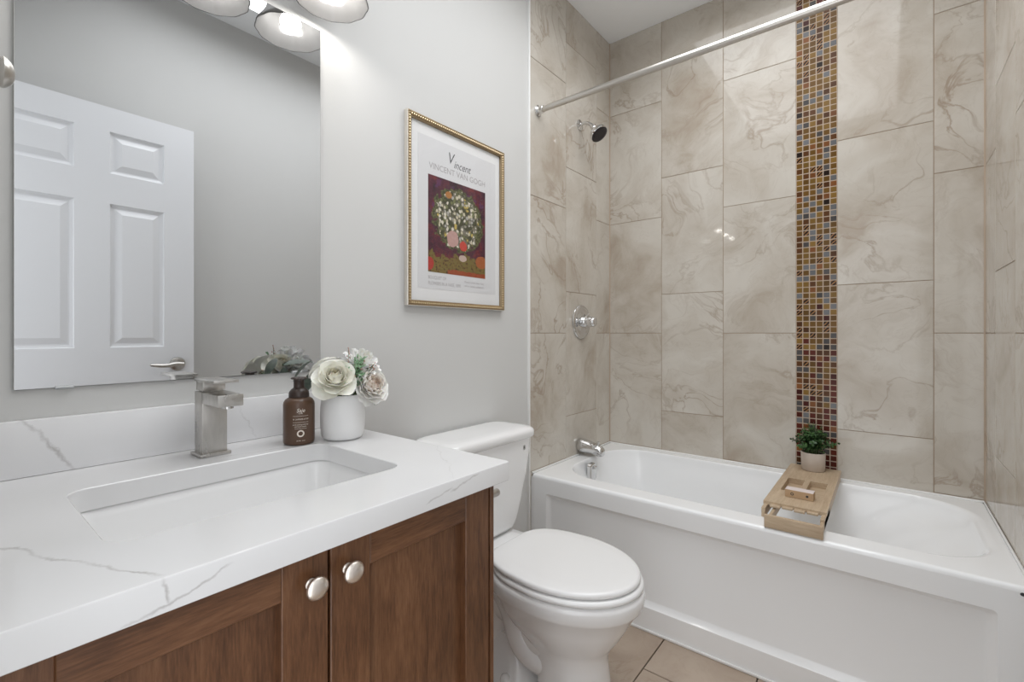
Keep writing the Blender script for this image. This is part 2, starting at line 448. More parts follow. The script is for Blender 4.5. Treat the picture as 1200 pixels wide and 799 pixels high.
# mosaic band
bm = B(); lay = tile_layer(bm); stl = bm.loops.layers.float_color.new('streak')
pit = .15/6; z = RIM - .005; row = 0
pal = {'gold': (.22, .125, .032), 'gold2': (.155, .08, .020), 'brown': (.10, .04, .014), 'red': (.105, .020, .012), 'red2': (.065, .012, .009),
       'blue': (.16, .165, .175), 'slate': (.085, .08, .08), 'dark': (.020, .012, .009), 'copper': (.22, .085, .03)}
while z < CEIL:
    h = (z-RIM)/(CEIL-RIM)
    for k in range(6):
        q = random.random(); st = 0
        red = max(0, min(1, (.33-h)/.22)) if h < .5 else max(0, min(1, (h-.86)/.08))*.6
        if q < .11: c = 'blue' if random.random() > red*.5 else 'slate'
        elif q < .16: c = 'slate'
        elif q < .27: c = 'dark'; st = 1 if random.random() < .8 else 0
        elif q < .31: c = 'copper'
        elif random.random() < red: c = random.choice(['red', 'red', 'red2', 'brown'])
        else: c = random.choice(['gold', 'gold', 'gold2', 'gold2', 'brown'])
        s = random.uniform(.8, 1.2); v = tuple(min(1, a*s) for a in pal[c])
        u0 = -.912 - pit*(k+1)
        fs = add_tile(bm, lay, (u0+.0019, u0+pit-.0019, z+.0019, min(z+pit, CEIL)-.0019), .0006, .007, (*v, 1), (0, 1, 0), (0, 0, 1), (-1, 0, 0))
        for f in fs:
            for l in f.loops: l[stl] = (st, st, st, 1)
    z += pit; row += 1
box(bm, .0008, .03, -.912, -1.062, RIM-.02, CEIL, mi=1)
struct(bm, 'trim_1', [M_MOSAIC, M_MGROUT], smooth=0)
# white edge trim where paint meets tile, baseboards
bm = B(); box(bm, TT-.011, TT, -.010, .02, 0, CEIL, .003); struct(bm, 'trim_2', M_TRIM)
bm = B(); box(bm, TT-.011, TT, -WID-.02, -WID+.010, 0, CEIL, .003); struct(bm, 'trim_3', M_TRIM)
bm = B(); box(bm, -1.69, TT-.011, -.013, 0, 0, .095, .004); struct(bm, 'baseboard_back', M_TRIM)
bm = B(); box(bm, XL, TT-.011, -WID, -WID+.013, 0, .095, .004); struct(bm, 'baseboard_front', M_TRIM)
# pale grout in the two vertical corners of the tiled alcove
bm = B(); box(bm, -.004, .002, -.004, .002, RIM, CEIL, .001, 1); struct(bm, 'trim_5', M_MGROUT)
bm = B(); box(bm, -.004, .002, -WID-.002, -WID+.004, RIM, CEIL, .001, 1); struct(bm, 'trim_6', M_MGROUT)
# white caulk bead around the tub top
bm = B(); tube(bm, [(TT+.02, -.003, RIM+.001), (-.004, -.003, RIM+.001), (-.004, -WID+.004, RIM+.001), (TT+.02, -WID+.004, RIM+.001)], .0045, 8)
struct(bm, 'trim_4', M_TRIM)

# ------------------------------------------------------------------ the open door (seen in the mirror)
DK_ = 1.0386
def dsc(q, c): return c + (q-c)*DK_
DX0, DX1, DY = -2.40, dsc(-1.642, -2.416), -1.41
bm = B()
def relief_panel(bm, x0, x1, z0, z1, y):
    """raised panel facing +Y, set in a moulded recess; returns outer loop"""
    prof = [(0, 0), (.003, -.007), (.013, -.011), (.018, -.011), (.042, -.001)]
    loops = [[bm.verts.new((x, y+dy, z)) for x, z in ((x0+i, z0+i), (x1-i, z0+i), (x1-i, z1-i), (x0+i, z1-i))] for i, dy in prof]
    for p, q in zip(loops, loops[1:]): bridge(bm, p, q)
    bm.faces.new(loops[-1]); return loops[0]
xs = [DX0] + [dsc(q, -2.416) for q in (-2.285, -2.055, -1.945, -1.757)] + [DX1]
zs = [.012, .20, .78] + [dsc(q, 1.105) for q in (1.045, 1.645, 1.772, 1.946, 2.047)]
for i in range(5):
    for j in range(7):
        if i in (1, 3) and j in (1, 3, 5): relief_panel(bm, xs[i], xs[i+1], zs[j], zs[j+1], DY)
        else: bm.faces.new([bm.verts.new((x, DY, z)) for x, z in ((xs[i], zs[j]), (xs[i+1], zs[j]), (xs[i+1], zs[j+1]), (xs[i], zs[j+1]))])
bmesh.ops.remove_doubles(bm, verts=bm.verts, dist=1e-5)
bm2 = B(); box(bm2, DX0, DX1, DY-.035, DY-.017, zs[0], zs[-1])
for q in ((DX0, DX0+.02, zs[0], zs[-1]), (DX1-.02, DX1, zs[0], zs[-1]), (DX0+.02, DX1-.02, zs[0], zs[0]+.02), (DX0+.02, DX1-.02, zs[-1]-.02, zs[-1])):
    box(bm2, q[0], q[1], DY-.018, DY-.0004, q[2], q[3])
me = bpy.data.meshes.new('x'); bm2.to_mesh(me); bm2.free(); bm.from_mesh(me); bpy.data.meshes.remove(me)
door = struct(bm, 'door_1', M_DOOR, smooth=0, recalc=True)
hx, hz = dsc(-1.708, -2.416), dsc(.965, 1.105)
bm = B(); lathe(bm, [(.001, 0), (.030, 0), (.032, .003), (.030, .008), (.024, .011), (.001, .011)], (hx, DY, hz), (0, 1, 0), 28)
lathe(bm, [(.011, .010), (.010, .045)], (hx, DY, hz), (0, 1, 0), 16)
tube(bm, curve_pts([(hx+.012, DY+.048, hz), (hx-.02, DY+.05, hz+.002), (hx-.06, DY+.05, hz-.004), (hx-.115, DY+.046, hz+.001)], 14), [.010]*4+[.0095]*4+[.009]*4+[.008, .007, .005], 12)
finish(bm, 'door_handle', M_NIK, door)
bm = B(); box(bm, DX1-.001, DX1+.002, DY-.028, DY-.006, .93, .99, .002); finish(bm, 'latch_plate', M_NIK, door)

# ================================================================== BATHTUB
TX, TY0, TY1 = -.752, -.0015, -WID+.0015
tub = thing('bathtub', (-.376, -.754, 0), 'long white alcove bathtub with recessed front panel between the tiled walls', 'bathtub')
bm = B()
NC = 10
def tubrect(x0, x1, y0, y1, r): return rrect(x0, x1, y0, y1, r, NC)
outer = [(.013, RIM), (.008, RIM-.0008), (.0035, RIM-.0035), (.0008, RIM-.008), (0, RIM-.014)]
lo = []
for ins, z in outer: lo.append(loop(bm, tubrect(TX+ins, -.0015-ins, TY0-ins, TY1+ins, .016-ins*.6), z))
for p, q in zip(lo, lo[1:]): bridge(bm, p, q)
top = (-.660, -.062, -.078, -1.462, .185); bot = (-.585, -.145, -.185, -.985, .13)
prof = [(-.035, RIM), (-.012, RIM-.001), (.006, RIM-.006), (.025, RIM-.018), (.05, RIM-.04), (.2, .415), (.4, .34), (.6, .265), (.78, .198), (.88, .165), (.95, .148), (1.02, .139), (1.12, .134)]
li = []
for c, z in prof:
    q = [a+(b-a)*c for a, b in zip(top, bot)]
    li.append(loop(bm, tubrect(q[0], q[1], q[2], q[3], q[4]), z))
for p, q in zip(li, li[1:]): bridge(bm, p, q)
bm.faces.new(li[-1]); fill_between(bm, lo[0], li[0])
finish(bm, 'basin', M_TUB, tub, smooth=50, flat_top=True)
# apron with a recessed panel
bm = B()
def yz(y0, y1, z0, z1, x, r):
    return [bm.verts.new((x, p[0], p[1])) for p in rrect(y0, y1, z0, z1, r, 4)]
A0 = yz(TY0, TY1, .0, RIM-.014, TX, .0006)
A1 = yz(-.080, -1.443, .088, .413, TX, .010); A2 = yz(-.083, -1.440, .091, .410, TX+.004, .010)
A3 = yz(-.096, -1.427, .106, .399, TX+.015, .006); A4 = yz(-.100, -1.423, .110, .396, TX+.016, .005)
fill_between(bm, A0, A1)
for p, q in ((A1, A2), (A2, A3), (A3, A4)): bridge(bm, p, q)
bm.faces.new(A4)
A5 = [bm.verts.new((TX+.03, v.co.y, v.co.z)) for v in A0]; bridge(bm, A0, A5)
finish(bm, 'apron', M_TUB, tub, smooth=30)
bm = B(); box(bm, TX-.006, TX, TY0, TY1, 0, .010, .003); finish(bm, 'caulk_line', M_TRIM, tub)
bm = B()
for (y, z, s) in ((-1.4855, .4695, .0045), (-1.4915, .465, .004)):
    lathe(bm, [(.001, 0), (s, 0), (s*.8, .0012), (.001, .0015)], (TX, y, z), (-1, 0, 0), 12)
o = finish(bm, 'badge', M_BLK, tub); o['label'] = 'small dark maker badge'
# overflow plate and drain
oy = -.112; ox = -.40
bm = B()
pl = [bm.verts.new((p[0], oy+.012, p[1])) for p in rrect(ox-.031, ox+.031, .385, .475, .02, 6)]
p2 = [bm.verts.new((ox+(v.co.x-ox)*.97, oy-.004, .43+(v.co.z-.43)*.97)) for v in pl]
p3 = [bm.verts.new((ox+(v.co.x-ox)*.80, oy-.008, .43+(v.co.z-.43)*.82)) for v in pl]
bridge(bm, pl, p2); bridge(bm, p2, p3); bm.faces.new(p3)
lathe(bm, [(.009, 0), (.009, .012), (.005, .016), (.001, .016)], (ox, oy-.006, .455), (0, -1, 0), 16)
finish(bm, 'overflow_plate', M_CHR, tub)
bm = B(); lathe(bm, [(.001, 0), (.034, 0), (.036, .002), (.030, .004), (.022, .002), (.001, .002)], (-.365, -.30, .134), (0, 0, 1), 24); finish(bm, 'drain', M_CHR, tub)

# ================================================================== VANITY
VX0, VX1, VF = XL+.004, -1.693, -.580
CT, CB = .845, .807
van = thing('vanity_cabinet', ((VX0+VX1)/2, -.30, 0), 'dark brown stained wooden vanity cabinet with two shaker doors', 'cabinet')
bm = B()
box(bm, VX0, VX0+.018, VF, -.003, 0, CB-.001); box(bm, VX1-.018, VX1, VF, -.003, 0, CB-.001, .001, 1); box(bm, VX1-.0105, VX1, VF-.021, VF+.002, 0, CB-.001, .001, 1)
box(bm, VX0, VX1, -.012, -.003, .1, CB-.002); box(bm, VX0, VX1, VF, -.003, .10, .118)
box(bm, VX0, VX0+.035, VF, VF+.02, .10, CB-.001); box(bm, VX1-.035, VX1, VF, VF+.02, .10, CB-.001)
box(bm, VX0, VX1, VF, VF+.02, CB-.05, CB-.001); box(bm, VX0, VX1, VF+.07, VF+.085, 0, .10)
finish(bm, 'carcass', M_WV, van, smooth=0)
mid = -2.0545
bm = B(); box(bm, VX0+.03, VX1-.03, VF+.0205, VF+.026, .12, CB-.004); box(bm, VX1-.0185, VX1-.0105, VF-.0008, VF-.0002, .112, CB-.004); box(bm, mid-.004, mid+.004, VF-.0008, VF-.0002, .112, CB-.004); finish(bm, 'gap_shade_panel', M_GAP, van, smooth=0)  # dark backing and thin strips standing in for shade in the door gaps
def vdoor(x0, x1, knob_x):
    z0, z1 = .112, CB-.006; st, rl, y0, y1 = .066, .055, VF-.001, VF-.021
    bm = B()
    box(bm, x0, x0+st, y0, y1, z0, z1, .0012, 1); box(bm, x1-st, x1, y0, y1, z0, z1, .0012, 1)
    box(bm, x0+st, x1-st, y0, y1+.0004, z1-rl, z1, .0012, 1, mi=1); box(bm, x0+st, x1-st, y0, y1+.0004, z0, z0+rl+.01, .0012, 1, mi=1)
    for f in bm.faces:
        c = f.calc_center_median()
        f.material_index = 1 if (x0+st+.001 < c.x < x1-st-.001) else 0
    box(bm, x0+st-.004, x1-st+.004, y0, y0-.006, z0+rl, z1-rl+.004)
    d = finish(bm, 'door', [M_WV, M_WH], van, smooth=0)
    bm = B()
    lathe(bm, [(.001, 0), (.0078, 0), (.0082, .002), (.0062, .004), (.0052, .009), (.0062, .0125)], (knob_x, y1, .755), (0, -1, 0), 20)
    lathe(bm, [(.006, .0118), (.0115, .0135), (.0152, .0162), (.0160, .0185), (.0150, .0212), (.0110, .0240), (.006, .0254), (.001, .0258)], (knob_x, y1, .755), (0, -1, 0), 28)
    finish(bm, 'knob', M_KNOB, d)
vdoor(VX0+.030, mid-.0022, mid-.0022-.026); vdoor(mid+.0022, VX1-.0155, mid+.0022+.026)

# countertop
CX1, CF = -1.677, -.630
bm = B()
hole = rrect(-2.279, -1.833, -.487, -.182, .032, 8)
def crect(i): return rrect(XL+.002, CX1-i, CF+i, -.001, .004, 2)
t0 = loop(bm, crect(.0025), CT); t1 = loop(bm, crect(.0007), CT-.0008); t2 = loop(bm, crect(0), CT-.003); t3 = loop(bm, crect(0), CB+.001); t4 = loop(bm, crect(.001), CB)
for p, q in ((t0, t1), (t1, t2), (t2, t3), (t3, t4)): bridge(bm, p, q)
def hin(d): return rrect(-2.279-d, -1.833+d, -.487-d, -.182+d, .032+d, 8)
h0 = loop(bm, hin(.0015), CT); h1 = loop(bm, hin(0), CT-.0015); h2 = loop(bm, hin(0), CB)
bridge(bm, h0, h1); bridge(bm, h1, h2)
fill_between(bm, t0, h0); fill_between(bm, t4, h2)
top_o = tag(finish(bm, 'countertop', M_QTOP, None, (-2.06, -.32, CB), smooth=30, flat_top=True), 'white quartz vanity countertop with grey veins and a sink cutout', 'countertop')
bm = B(); box(bm, XL+.002, CX1, -.021, -.001, CT+.0005, .9475, .0015, 2)
tag(finish(bm, 'backsplash', M_QSPL, None, (-2.06, -.011, CT)), 'low white quartz backsplash strip with grey veins under the mirror', 'backsplash')
# sink
sink = thing('sink', (-2.056, -.335, .66), 'rectangular white undermount sink set below the quartz countertop', 'sink')
bm = B(); lp = []
for ins, z, r in ((-.03, CB-.001, .05), (-.006, CB-.001, .04), (-.003, CB-.004, .04), (0, CB-.02, .04), (.006, .74, .042), (.016, .70, .046), (.032, .682, .045), (.06, .674, .04)):
    lp.append(loop(bm, rrect(-2.279+ins, -1.833-ins, -.487+ins, -.182-ins, r, 8), z))
for p, q in zip(lp, lp[1:]): bridge(bm, p, q)
bm.faces.new(lp[-1]); finish(bm, 'bowl', M_CER, sink, smooth=50)
bm = B(); lathe(bm, [(.001, .001), (.022, .001), (.024, .003), (.030, .002), (.032, 0)], (-2.056, -.30, .6745), (0, 0, 1), 28); finish(bm, 'drain', M_CHR, sink)

# faucet
FX0, FX1, FY0, FY1 = -2.060, -2.013, -.070, -.116
fau = thing('faucet', ((FX0+FX1)/2, -.093, CT), 'square brushed nickel single lever faucet behind the sink', 'faucet')
bm = B(); box(bm, FX0-.006, FX1+.006, FY0+.006, FY1-.006, CT+.0002, CT+.007, .0012); finish(bm, 'base_plate', M_NIK, fau)
bm = B(); box(bm, FX0, FX1, FY0, FY1, CT+.006, .981, .0012); finish(bm, 'body', M_NIK, fau)
bm = B(); box(bm, FX0, FX1, FY1+.004, -.200, .9575, .981, .0012); sp = finish(bm, 'spout', M_NIK, fau)
bm = B(); lathe(bm, [(.011, 0), (.011, .006), (.009, .0065), (.001, .005)], ((FX0+FX1)/2, -.182, .9580), (0, 0, -1), 20); finish(bm, 'aerator', M_CHR, sp)
bm = B(); box(bm, FX0+.002, FX1-.002, FY0-.002, FY1+.004, .9835, 1.0035, .0012); box(bm, FX0+.006, FX1-.006, FY0-.006, FY1+.008, .980, .985)
vs = box(bm, FX0, FX1, FY0+.002, -.178, 1.003, 1.0085, .0010)
finish(bm, 'lever', M_NIK, fau)

# ================================================================== MIRROR
mir = thing('wall_mirror', (-2.03, 0, 1.0), 'tall frameless rectangular mirror on the wall above the vanity', 'mirror')
MX0, MX1, MZ0, MZ1 = -2.3215, -1.7385, 1.002, 1.941
bm = B(); box(bm, MX0, MX1, -.0055, -.0005, MZ0, MZ1, .0006, 1); finish(bm, 'glass', M_MIR, mir, smooth=0)
for cxx in (-2.255, -1.805):
    bm = B(); box(bm, cxx-.013, cxx+.013, -.0080, -.0006, MZ0-.0035, MZ0-.0006, .0008); box(bm, cxx-.013, cxx+.013, -.0080, -.0062, MZ0-.0030, MZ0+.0035, .0006)
    finish(bm, 'clip', M_CLIP, mir)

# ================================================================== TOILET
TC = -1.213
toi = thing('toilet', (TC, -.40, 0), 'white two-piece toilet with closed lid between the vanity and the bathtub', 'toilet')
def egg(yf, yb, hw, e=2.6, n=44, k=.52, nar=0.0):
    """outline, front (yf) elliptical, back (yb) squarer and narrowed by nar"""
    yc = yb - (yb-yf)*(1-k); pts = []
    for i in range(n):
        a = 2*PI*i/n; s, c = math.sin(a), math.cos(a)
        if c >= 0: L = yc-yf; y = yc - L*c; x = hw*s
        else:
            L = yb-yc; q = abs(c)**(2/e); y = yc + L*q; x = hw*math.copysign(abs(s)**(2/e), s)*(1-nar*q*q)
        pts.append((TC+x, y))
    return pts
def stack(bm, secs, cap0=True, cap1=True):
    lp = [loop(bm, p, z) for p, z in secs]
    for a, b in zip(lp, lp[1:]): bridge(bm, a, b)
    if cap0: bm.faces.new(lp[0])
    if cap1: bm.faces.new(lp[-1])
bm = B()
stack(bm, [(egg(-.685, -.26, .165), .388), (egg(-.700, -.245, .180), .387), (egg(-.708, -.24, .187), .381), (egg(-.709, -.24, .188), .372), (egg(-.708, -.24, .187), .348), (egg(-.702, -.243, .182), .338),
           (egg(-.690, -.25, .171), .325), (egg(-.668, -.27, .154), .285), (egg(-.645, -.30, .136), .245), (egg(-.618, -.34, .112), .208), (egg(-.604, -.37, .098), .180),
           (egg(-.603, -.40, .095, 3.5), .150), (egg(-.608, -.41, .098, 4), .10), (egg(-.614, -.415, .103, 4), .04), (egg(-.617, -.415, .106, 4), 0)])
# trapway, rear foot and deck under the tank
for dx in (-.045, .045):
    tube(bm, curve_pts([(TC+dx*.5, -.50, .16), (TC+dx, -.43, .135), (TC+dx*1.3, -.365, .165), (TC+dx*1.3, -.325, .255), (TC+dx*1.2, -.265, .305), (TC+dx*1.2, -.20, .27), (TC+dx*1.2, -.165, .17), (TC+dx*1.2, -.16, .03)], 36), .052, 18)
tube(bm, curve_pts([(TC, -.52, .24), (TC, -.40, .20), (TC, -.31, .26), (TC, -.22, .24), (TC, -.17, .02)], 24), .10, 20)
stack(bm, [(rrect(TC-.128, TC+.128, -.40, -.085, .07), 0), (rrect(TC-.128, TC+.128, -.40, -.085, .07), .035), (rrect(TC-.120, TC+.120, -.39, -.093, .065), .052), (rrect(TC-.09, TC+.09, -.37, -.12, .05), .075), (rrect(TC-.07, TC+.07, -.34, -.13, .05), .16)])
stack(bm, [(rrect(TC-.10, TC+.10, -.30, -.03, .04), .285), (rrect(TC-.125, TC+.125, -.32, -.022, .05), .335), (rrect(TC-.135, TC+.135, -.33, -.02, .05), .375), (rrect(TC-.134, TC+.134, -.33, -.021, .05), .388), (rrect(TC-.126, TC+.126, -.32, -.028, .05), .393)])
finish(bm, 'bowl', M_CER, toi, smooth=60)
for sx in (-1, 1):
    bm = B(); lathe(bm, [(.017, 0), (.017, .008), (.014, .016), (.007, .021), (.001, .0215)], (TC+sx*.108, -.325, .048), (0, 0, 1), 20); finish(bm, 'bolt_cap', M_CER, toi)
# tank
bm = B()
def tsec(hw, yf, z, r=.04): return (rrect(TC-hw, TC+hw, yf, -.022, r, 8), z)
stack(bm, [tsec(.110, -.150, .394, .03), tsec(.128, -.168, .398), tsec(.146, -.178, .412), tsec(.156, -.184, .44), tsec(.172, -.190, .50), tsec(.194, -.196, .60), tsec(.209, -.199, .68), tsec(.213, -.200, .722)])
tank = finish(bm, 'tank', M_CER, toi, smooth=60)
bm = B()
def lsec(i, z): return (rrect(TC-.227+i, TC+.227-i, -.210+i, -.014-i*.3, .045, 8), z)
stack(bm, [lsec(.014, .7205), lsec(.006, .7215), lsec(0, .728), lsec(0, .744), lsec(.003, .752), lsec(.010, .757), lsec(.03, .7600), lsec(.055, .761)])
finish(bm, 'tank_lid', M_CER, toi, smooth=60)
bm = B()
lathe(bm, [(.001, 0), (.014, 0), (.014, .004), (.008, .007), (.008, .02), (.001, .021)], (TC-.150, -.192, .577), (0, -1, 0), 20)
tube(bm, [(TC-.158, -.216, .577), (TC-.10, -.218, .577), (TC-.026, -.218, .577), (TC-.021, -.218, .577)], [.0095, .011, .0128, .0118], 20)
finish(bm, 'flush_lever', M_NIK, tank)
bm = B()
p0 = [bm.verts.new((TC+.150+p[0], -.2006, .690+p[1])) for p in rrect(-.006, .006, -.009, .009, .0055, 5)]; bm.faces.new(p0)
p1 = [bm.verts.new((v.co.x, -.196, v.co.z)) for v in p0]; bridge(bm, p0, p1)
o = finish(bm, 'badge', M_CHR, tank)
bm = text_mesh('A', .012)
for v in bm.verts: v.co = Vector((TC+.150+v.co.x, -.2009, .6858+v.co.y))
finish(bm, 'emblem', M_BLK, tank, smooth=0, recalc=False)
# seat and lid
bm = B()
def ring(i, z): return (egg(-.706+i, -.262-i, .187-i, 4.5, 64, .54, .24), z)
stack(bm, [ring(.010, .3895), ring(.003, .3905), ring(0, .395), ring(.001, .402), ring(.008, .4062), ring(.02, .4065)])
finish(bm, 'seat', M_SEAT, toi, smooth=60)
bm = B()
def lid(i, z): return (egg(-.697+i, -.256-i, .182-i, 5.0, 64, .54, .24), z)
stack(bm, [lid(.012, .4085), lid(.004, .4092), lid(0, .413), lid(0, .418), lid(.0015, .4225), lid(.005, .4250), lid(.012, .4265), lid(.05, .4272), lid(.12, .4276)])
finish(bm, 'seat_lid', M_SEAT, toi, smooth=60)
for sx in (-1, 1):
    bm = B(); box(bm, TC+sx*.075-.024, TC+sx*.075+.024, -.285, -.245, .392, .418, .008, 3); finish(bm, 'hinge', M_SEAT, toi)

# ================================================================== SHOWER FITTINGS
SX = -.335
rod = thing('shower_rod', (-.70, -.75, 2.10), 'long straight brushed metal shower curtain rod above the bathtub', 'shower rod')
bm = B(); lathe(bm, [(.0128, .012), (.0128, WID-.012)], (-.70, 0, 2.106), (0, -1, 0), 24); finish(bm, 'rod', M_ROD, rod)
for y, s in ((0, -1), (-WID, 1)):
    bm = B(); lathe(bm, [(.001, .0005), (.024, .0005), (.024, .005), (.017, .012), (.0155, .030), (.0128, .032)], (-.70, y, 2.106), (0, s, 0), 24); finish(bm, 'flange', M_CHR, rod)
sh = thing('wall_shower', (SX, 0, 2.165), 'small chrome shower head with dark face on a short wall arm', 'shower head')
bm = B(); lathe(bm, [(.001, .0005), (.027, .0005), (.026, .006), (.014, .012), (.011, .013)], (SX, 0, 2.168), (0, -1, 0), 28); finish(bm, 'flange', M_CHR, sh)
bm = B(); tube(bm, curve_pts([(SX, -.005, 2.168), (SX, -.035, 2.170), (SX, -.060, 2.158), (SX, -.080, 2.136)], 16), .0085, 14); finish(bm, 'arm', M_CHR, sh)
ax = Vector((-.06, -.62, -.78)).normalized(); hc = Vector((SX, -.078, 2.138))
bm = B(); lathe(bm, [(.001, -.006), (.013, -.004), (.015, .008), (.013, .014), (.020, .022), (.037, .036), (.0455, .050), (.046, .060), (.043, .063)], hc, ax, 32, cap1=False); hd = finish(bm, 'head', M_CHR, sh)
bm = B(); lathe(bm, [(.0432, .0615), (.040, .0645), (.030, .0655), (.001, .0655)], hc, ax, 32)
a, b, d = frame_of(ax)
for r, n in ((.014, 6), (.026, 12)):
    for k in range(n):
        q = hc + ax*.0652 + (a*math.cos(2*PI*k/n) + b*math.sin(2*PI*k/n))*r
        lathe(bm, [(.0022, 0), (.0016, .002), (.0003, .0022)], q, ax, 6)
finish(bm, 'spray_face', M_DARK, hd)
va = thing('shower_valve', (SX+.015, 0, 1.162), 'round chrome shower valve plate with knob handle on the brown tiled wall', 'shower valve')
vc = (SX+.015, 0, 1.162)
bm = B(); lathe(bm, [(.001, .0005), (.086, .0005), (.0865, .004), (.083, .008), (.066, .012), (.060, .0105), (.050, .014), (.030, .017), (.001, .017)], vc, (0, -1, 0), 44); finish(bm, 'plate', M_CHR, va)
bm = B(); lathe(bm, [(.028, .015), (.028, .034), (.024, .038), (.021, .040), (.021, .046), (.025, .048), (.0255, .074), (.022, .082), (.014, .086), (.001, .087)], vc, (0, -1, 0), 32)
for k in range(14):
    an = 2*PI*k/14; box(bm, vc[0]+.0245*math.cos(an)-.0018, vc[0]+.0245*math.cos(an)+.0018, -.052, -.072, vc[2]+.0245*math.sin(an)-.0018, vc[2]+.0245*math.sin(an)+.0018)
tube(bm, [(vc[0], -.026, vc[2]+.02), (vc[0]+.02, -.026, vc[2]+.034), (vc[0]+.034, -.026, vc[2]+.040)], [.008, .006, .006], 10)
finish(bm, 'handle', M_CHR, va)
spt = thing('tub_spout', (SX, 0, .53), 'chrome tub spout with a diverter pull sticking out above the bathtub rim', 'tub spout')
bm = B()
secs = [(0, .535, .031, .034), (.006, .535, .033, .036), (.03, .534, .033, .035), (.07, .530, .031, .031), (.105, .525, .028, .027), (.125, .520, .025, .023), (.136, .516, .019, .017), (.140, .515, .008, .008)]
lp = []
for yy, zz, rx, rz in secs:
    lp.append([bm.verts.new((SX+rx*math.cos(2*PI*k/28), -.0005-yy, zz+rz*math.copysign(abs(math.sin(2*PI*k/28))**.85, math.sin(2*PI*k/28)))) for k in range(28)])
for p, q in zip(lp, lp[1:]): bridge(bm, p, q)
bm.faces.new(lp[0]); bm.faces.new(lp[-1])
lathe(bm, [(.016, 0), (.017, .020), (.014, .021), (.013, .012), (.001, .012)], (SX, -.116, .516), (0, 0, -1), 20)
finish(bm, 'spout_body', M_CHR, spt)
bm = B(); lathe(bm, [(.004, 0), (.004, .012), (.008, .014), (.008, .019), (.001, .021)], (SX, -.108, .545), (0, 0, 1), 16); finish(bm, 'diverter_pull', M_CHR, spt)

# ================================================================== VANITY LIGHT
LX = [-1.769, -1.976, -2.183]; LY = -.114; LZ = 1.962
vl = thing('vanity_light', (-1.976, 0, 2.16), 'wall light with frosted glass bell shades above the mirror', 'wall light')
bm = B(); box(bm, -2.26, -1.69, -.022, -.0005, 2.135, 2.205, .006, 3); finish(bm, 'backplate', M_NIK, vl)
for lx in LX:
    bm = B(); tube(bm, curve_pts([(lx, -.02, 2.17), (lx, -.07, 2.185), (lx, -.108, 2.175), (lx, LY, 2.135)], 16), .008, 12)
    lathe(bm, [(.001, .155), (.03, .155), (.034, .150), (.034, .128), (.030, .126)], (lx, LY, LZ), (0, 0, 1), 24); finish(bm, 'arm', M_NIK, vl)
    bm = B(); n = 48; out = [(.091, 0), (.0905, .003), (.084, .014), (.074, .030), (.066, .046), (.061, .062), (.058, .085), (.055, .105), (.047, .122), (.032, .130)]
    lathe(bm, out + [(.029, .127), (.044, .119), (.052, .104), (.055, .085), (.058, .062), (.063, .046), (.071, .030), (.081, .014), (.0875, .003), (.0885, 0), (.091, 0)], (lx, LY, LZ), (0, 0, 1), n, False, False)
    bmesh.ops.remove_doubles(bm, verts=bm.verts, dist=1e-6)
    for v in bm.verts:                                   # gentle fluting of the flared glass
        dx, dy = v.co.x-lx, v.co.y-LY; r = math.hypot(dx, dy); hgt = v.co.z-LZ
        an = math.atan2(dy, dx); k = 1 + .016*math.cos(12*an)*max(0, 1-hgt/.06)
        v.co.x = lx+dx*k; v.co.y = LY+dy*k
    shd = finish(bm, 'shade', M_SHADE, vl, smooth=60)
    bm = B(); lathe(bm, [(.001, .046), (.014, .049), (.024, .060), (.027, .073), (.023, .086), (.014, .098), (.013, .124)], (lx, LY, LZ), (0, 0, 1), 24); finish(bm, 'bulb', M_BULB, shd)
    ld = bpy.data.lights.new('bulb_light', 'POINT'); ld.energy = LAMP_POWER; ld.color = LAMP_COL; ld.shadow_soft_size = .028
    lo_ = bpy.data.objects.new('bulb_light', ld); COL.objects.link(lo_); lo_.location = (lx, LY, LZ+.030)

# ================================================================== FRAMED POSTER
PX0, PX1, PZ0, PZ1 = -1.447, -.956, 1.196, 1.835
pf = thing('framed_poster', ((PX0+PX1)/2, 0, PZ0), 'flower art poster in a beaded champagne gold frame above the toilet', 'picture')
bm = B()
prof = [(0, -.001), (0, .017), (.0015, .0185), (.005, .0185), (.0065, .016), (.013, .014), (.0165, .016), (.019, .0135), (.0195, .006)]
lp = [[bm.verts.new((x, -h, z)) for x, z in ((PX0+i, PZ0+i), (PX1-i, PZ0+i), (PX1-i, PZ1-i), (PX0+i, PZ1-i))] for i, h in prof]
for k, (p, q) in enumerate(zip(lp, lp[1:])): bridge(bm, p, q, 2 if k < 2 else 0)
nb = len(bm.faces)
ins = .0098
def bead_line(a, b):
    L = math.hypot(b[0]-a[0], b[1]-a[1]); n = int(L/.0092)
    for i in range(n+1):
        t = i/n; c = Vector((a[0]+(b[0]-a[0])*t, -.0158, a[1]+(b[1]-a[1])*t))
        r = bmesh.ops.create_icosphere(bm, subdivisions=1, radius=.0042, matrix=Matrix.Translation(c))
        for v in r['verts']:
            for f in v.link_faces: f.material_index = 1
cs = [(PX0+ins, PZ0+ins), (PX1-ins, PZ0+ins), (PX1-ins, PZ1-ins), (PX0+ins, PZ1-ins)]
for i in range(4): bead_line(cs[i], cs[(i+1) % 4])
finish(bm, 'frame', [M_GOLD, M_BEAD, M_FSIDE], pf, smooth=40)
bm = B(); box(bm, PX0+.018, PX1-.018, -.006, -.0012, PZ0+.018, PZ1-.018); finish(bm, 'mat_board', M_MATB, pf, smooth=0)
bm = B(); box(bm, PX0+.052, PX1-.044, -.0066, -.0058, PZ0+.062, PZ1-.058); finish(bm, 'poster_sheet', M_POST, pf, smooth=0)
AX0, AX1, AZ0, AZ1 = -1.351, -1.061, 1.316, 1.650
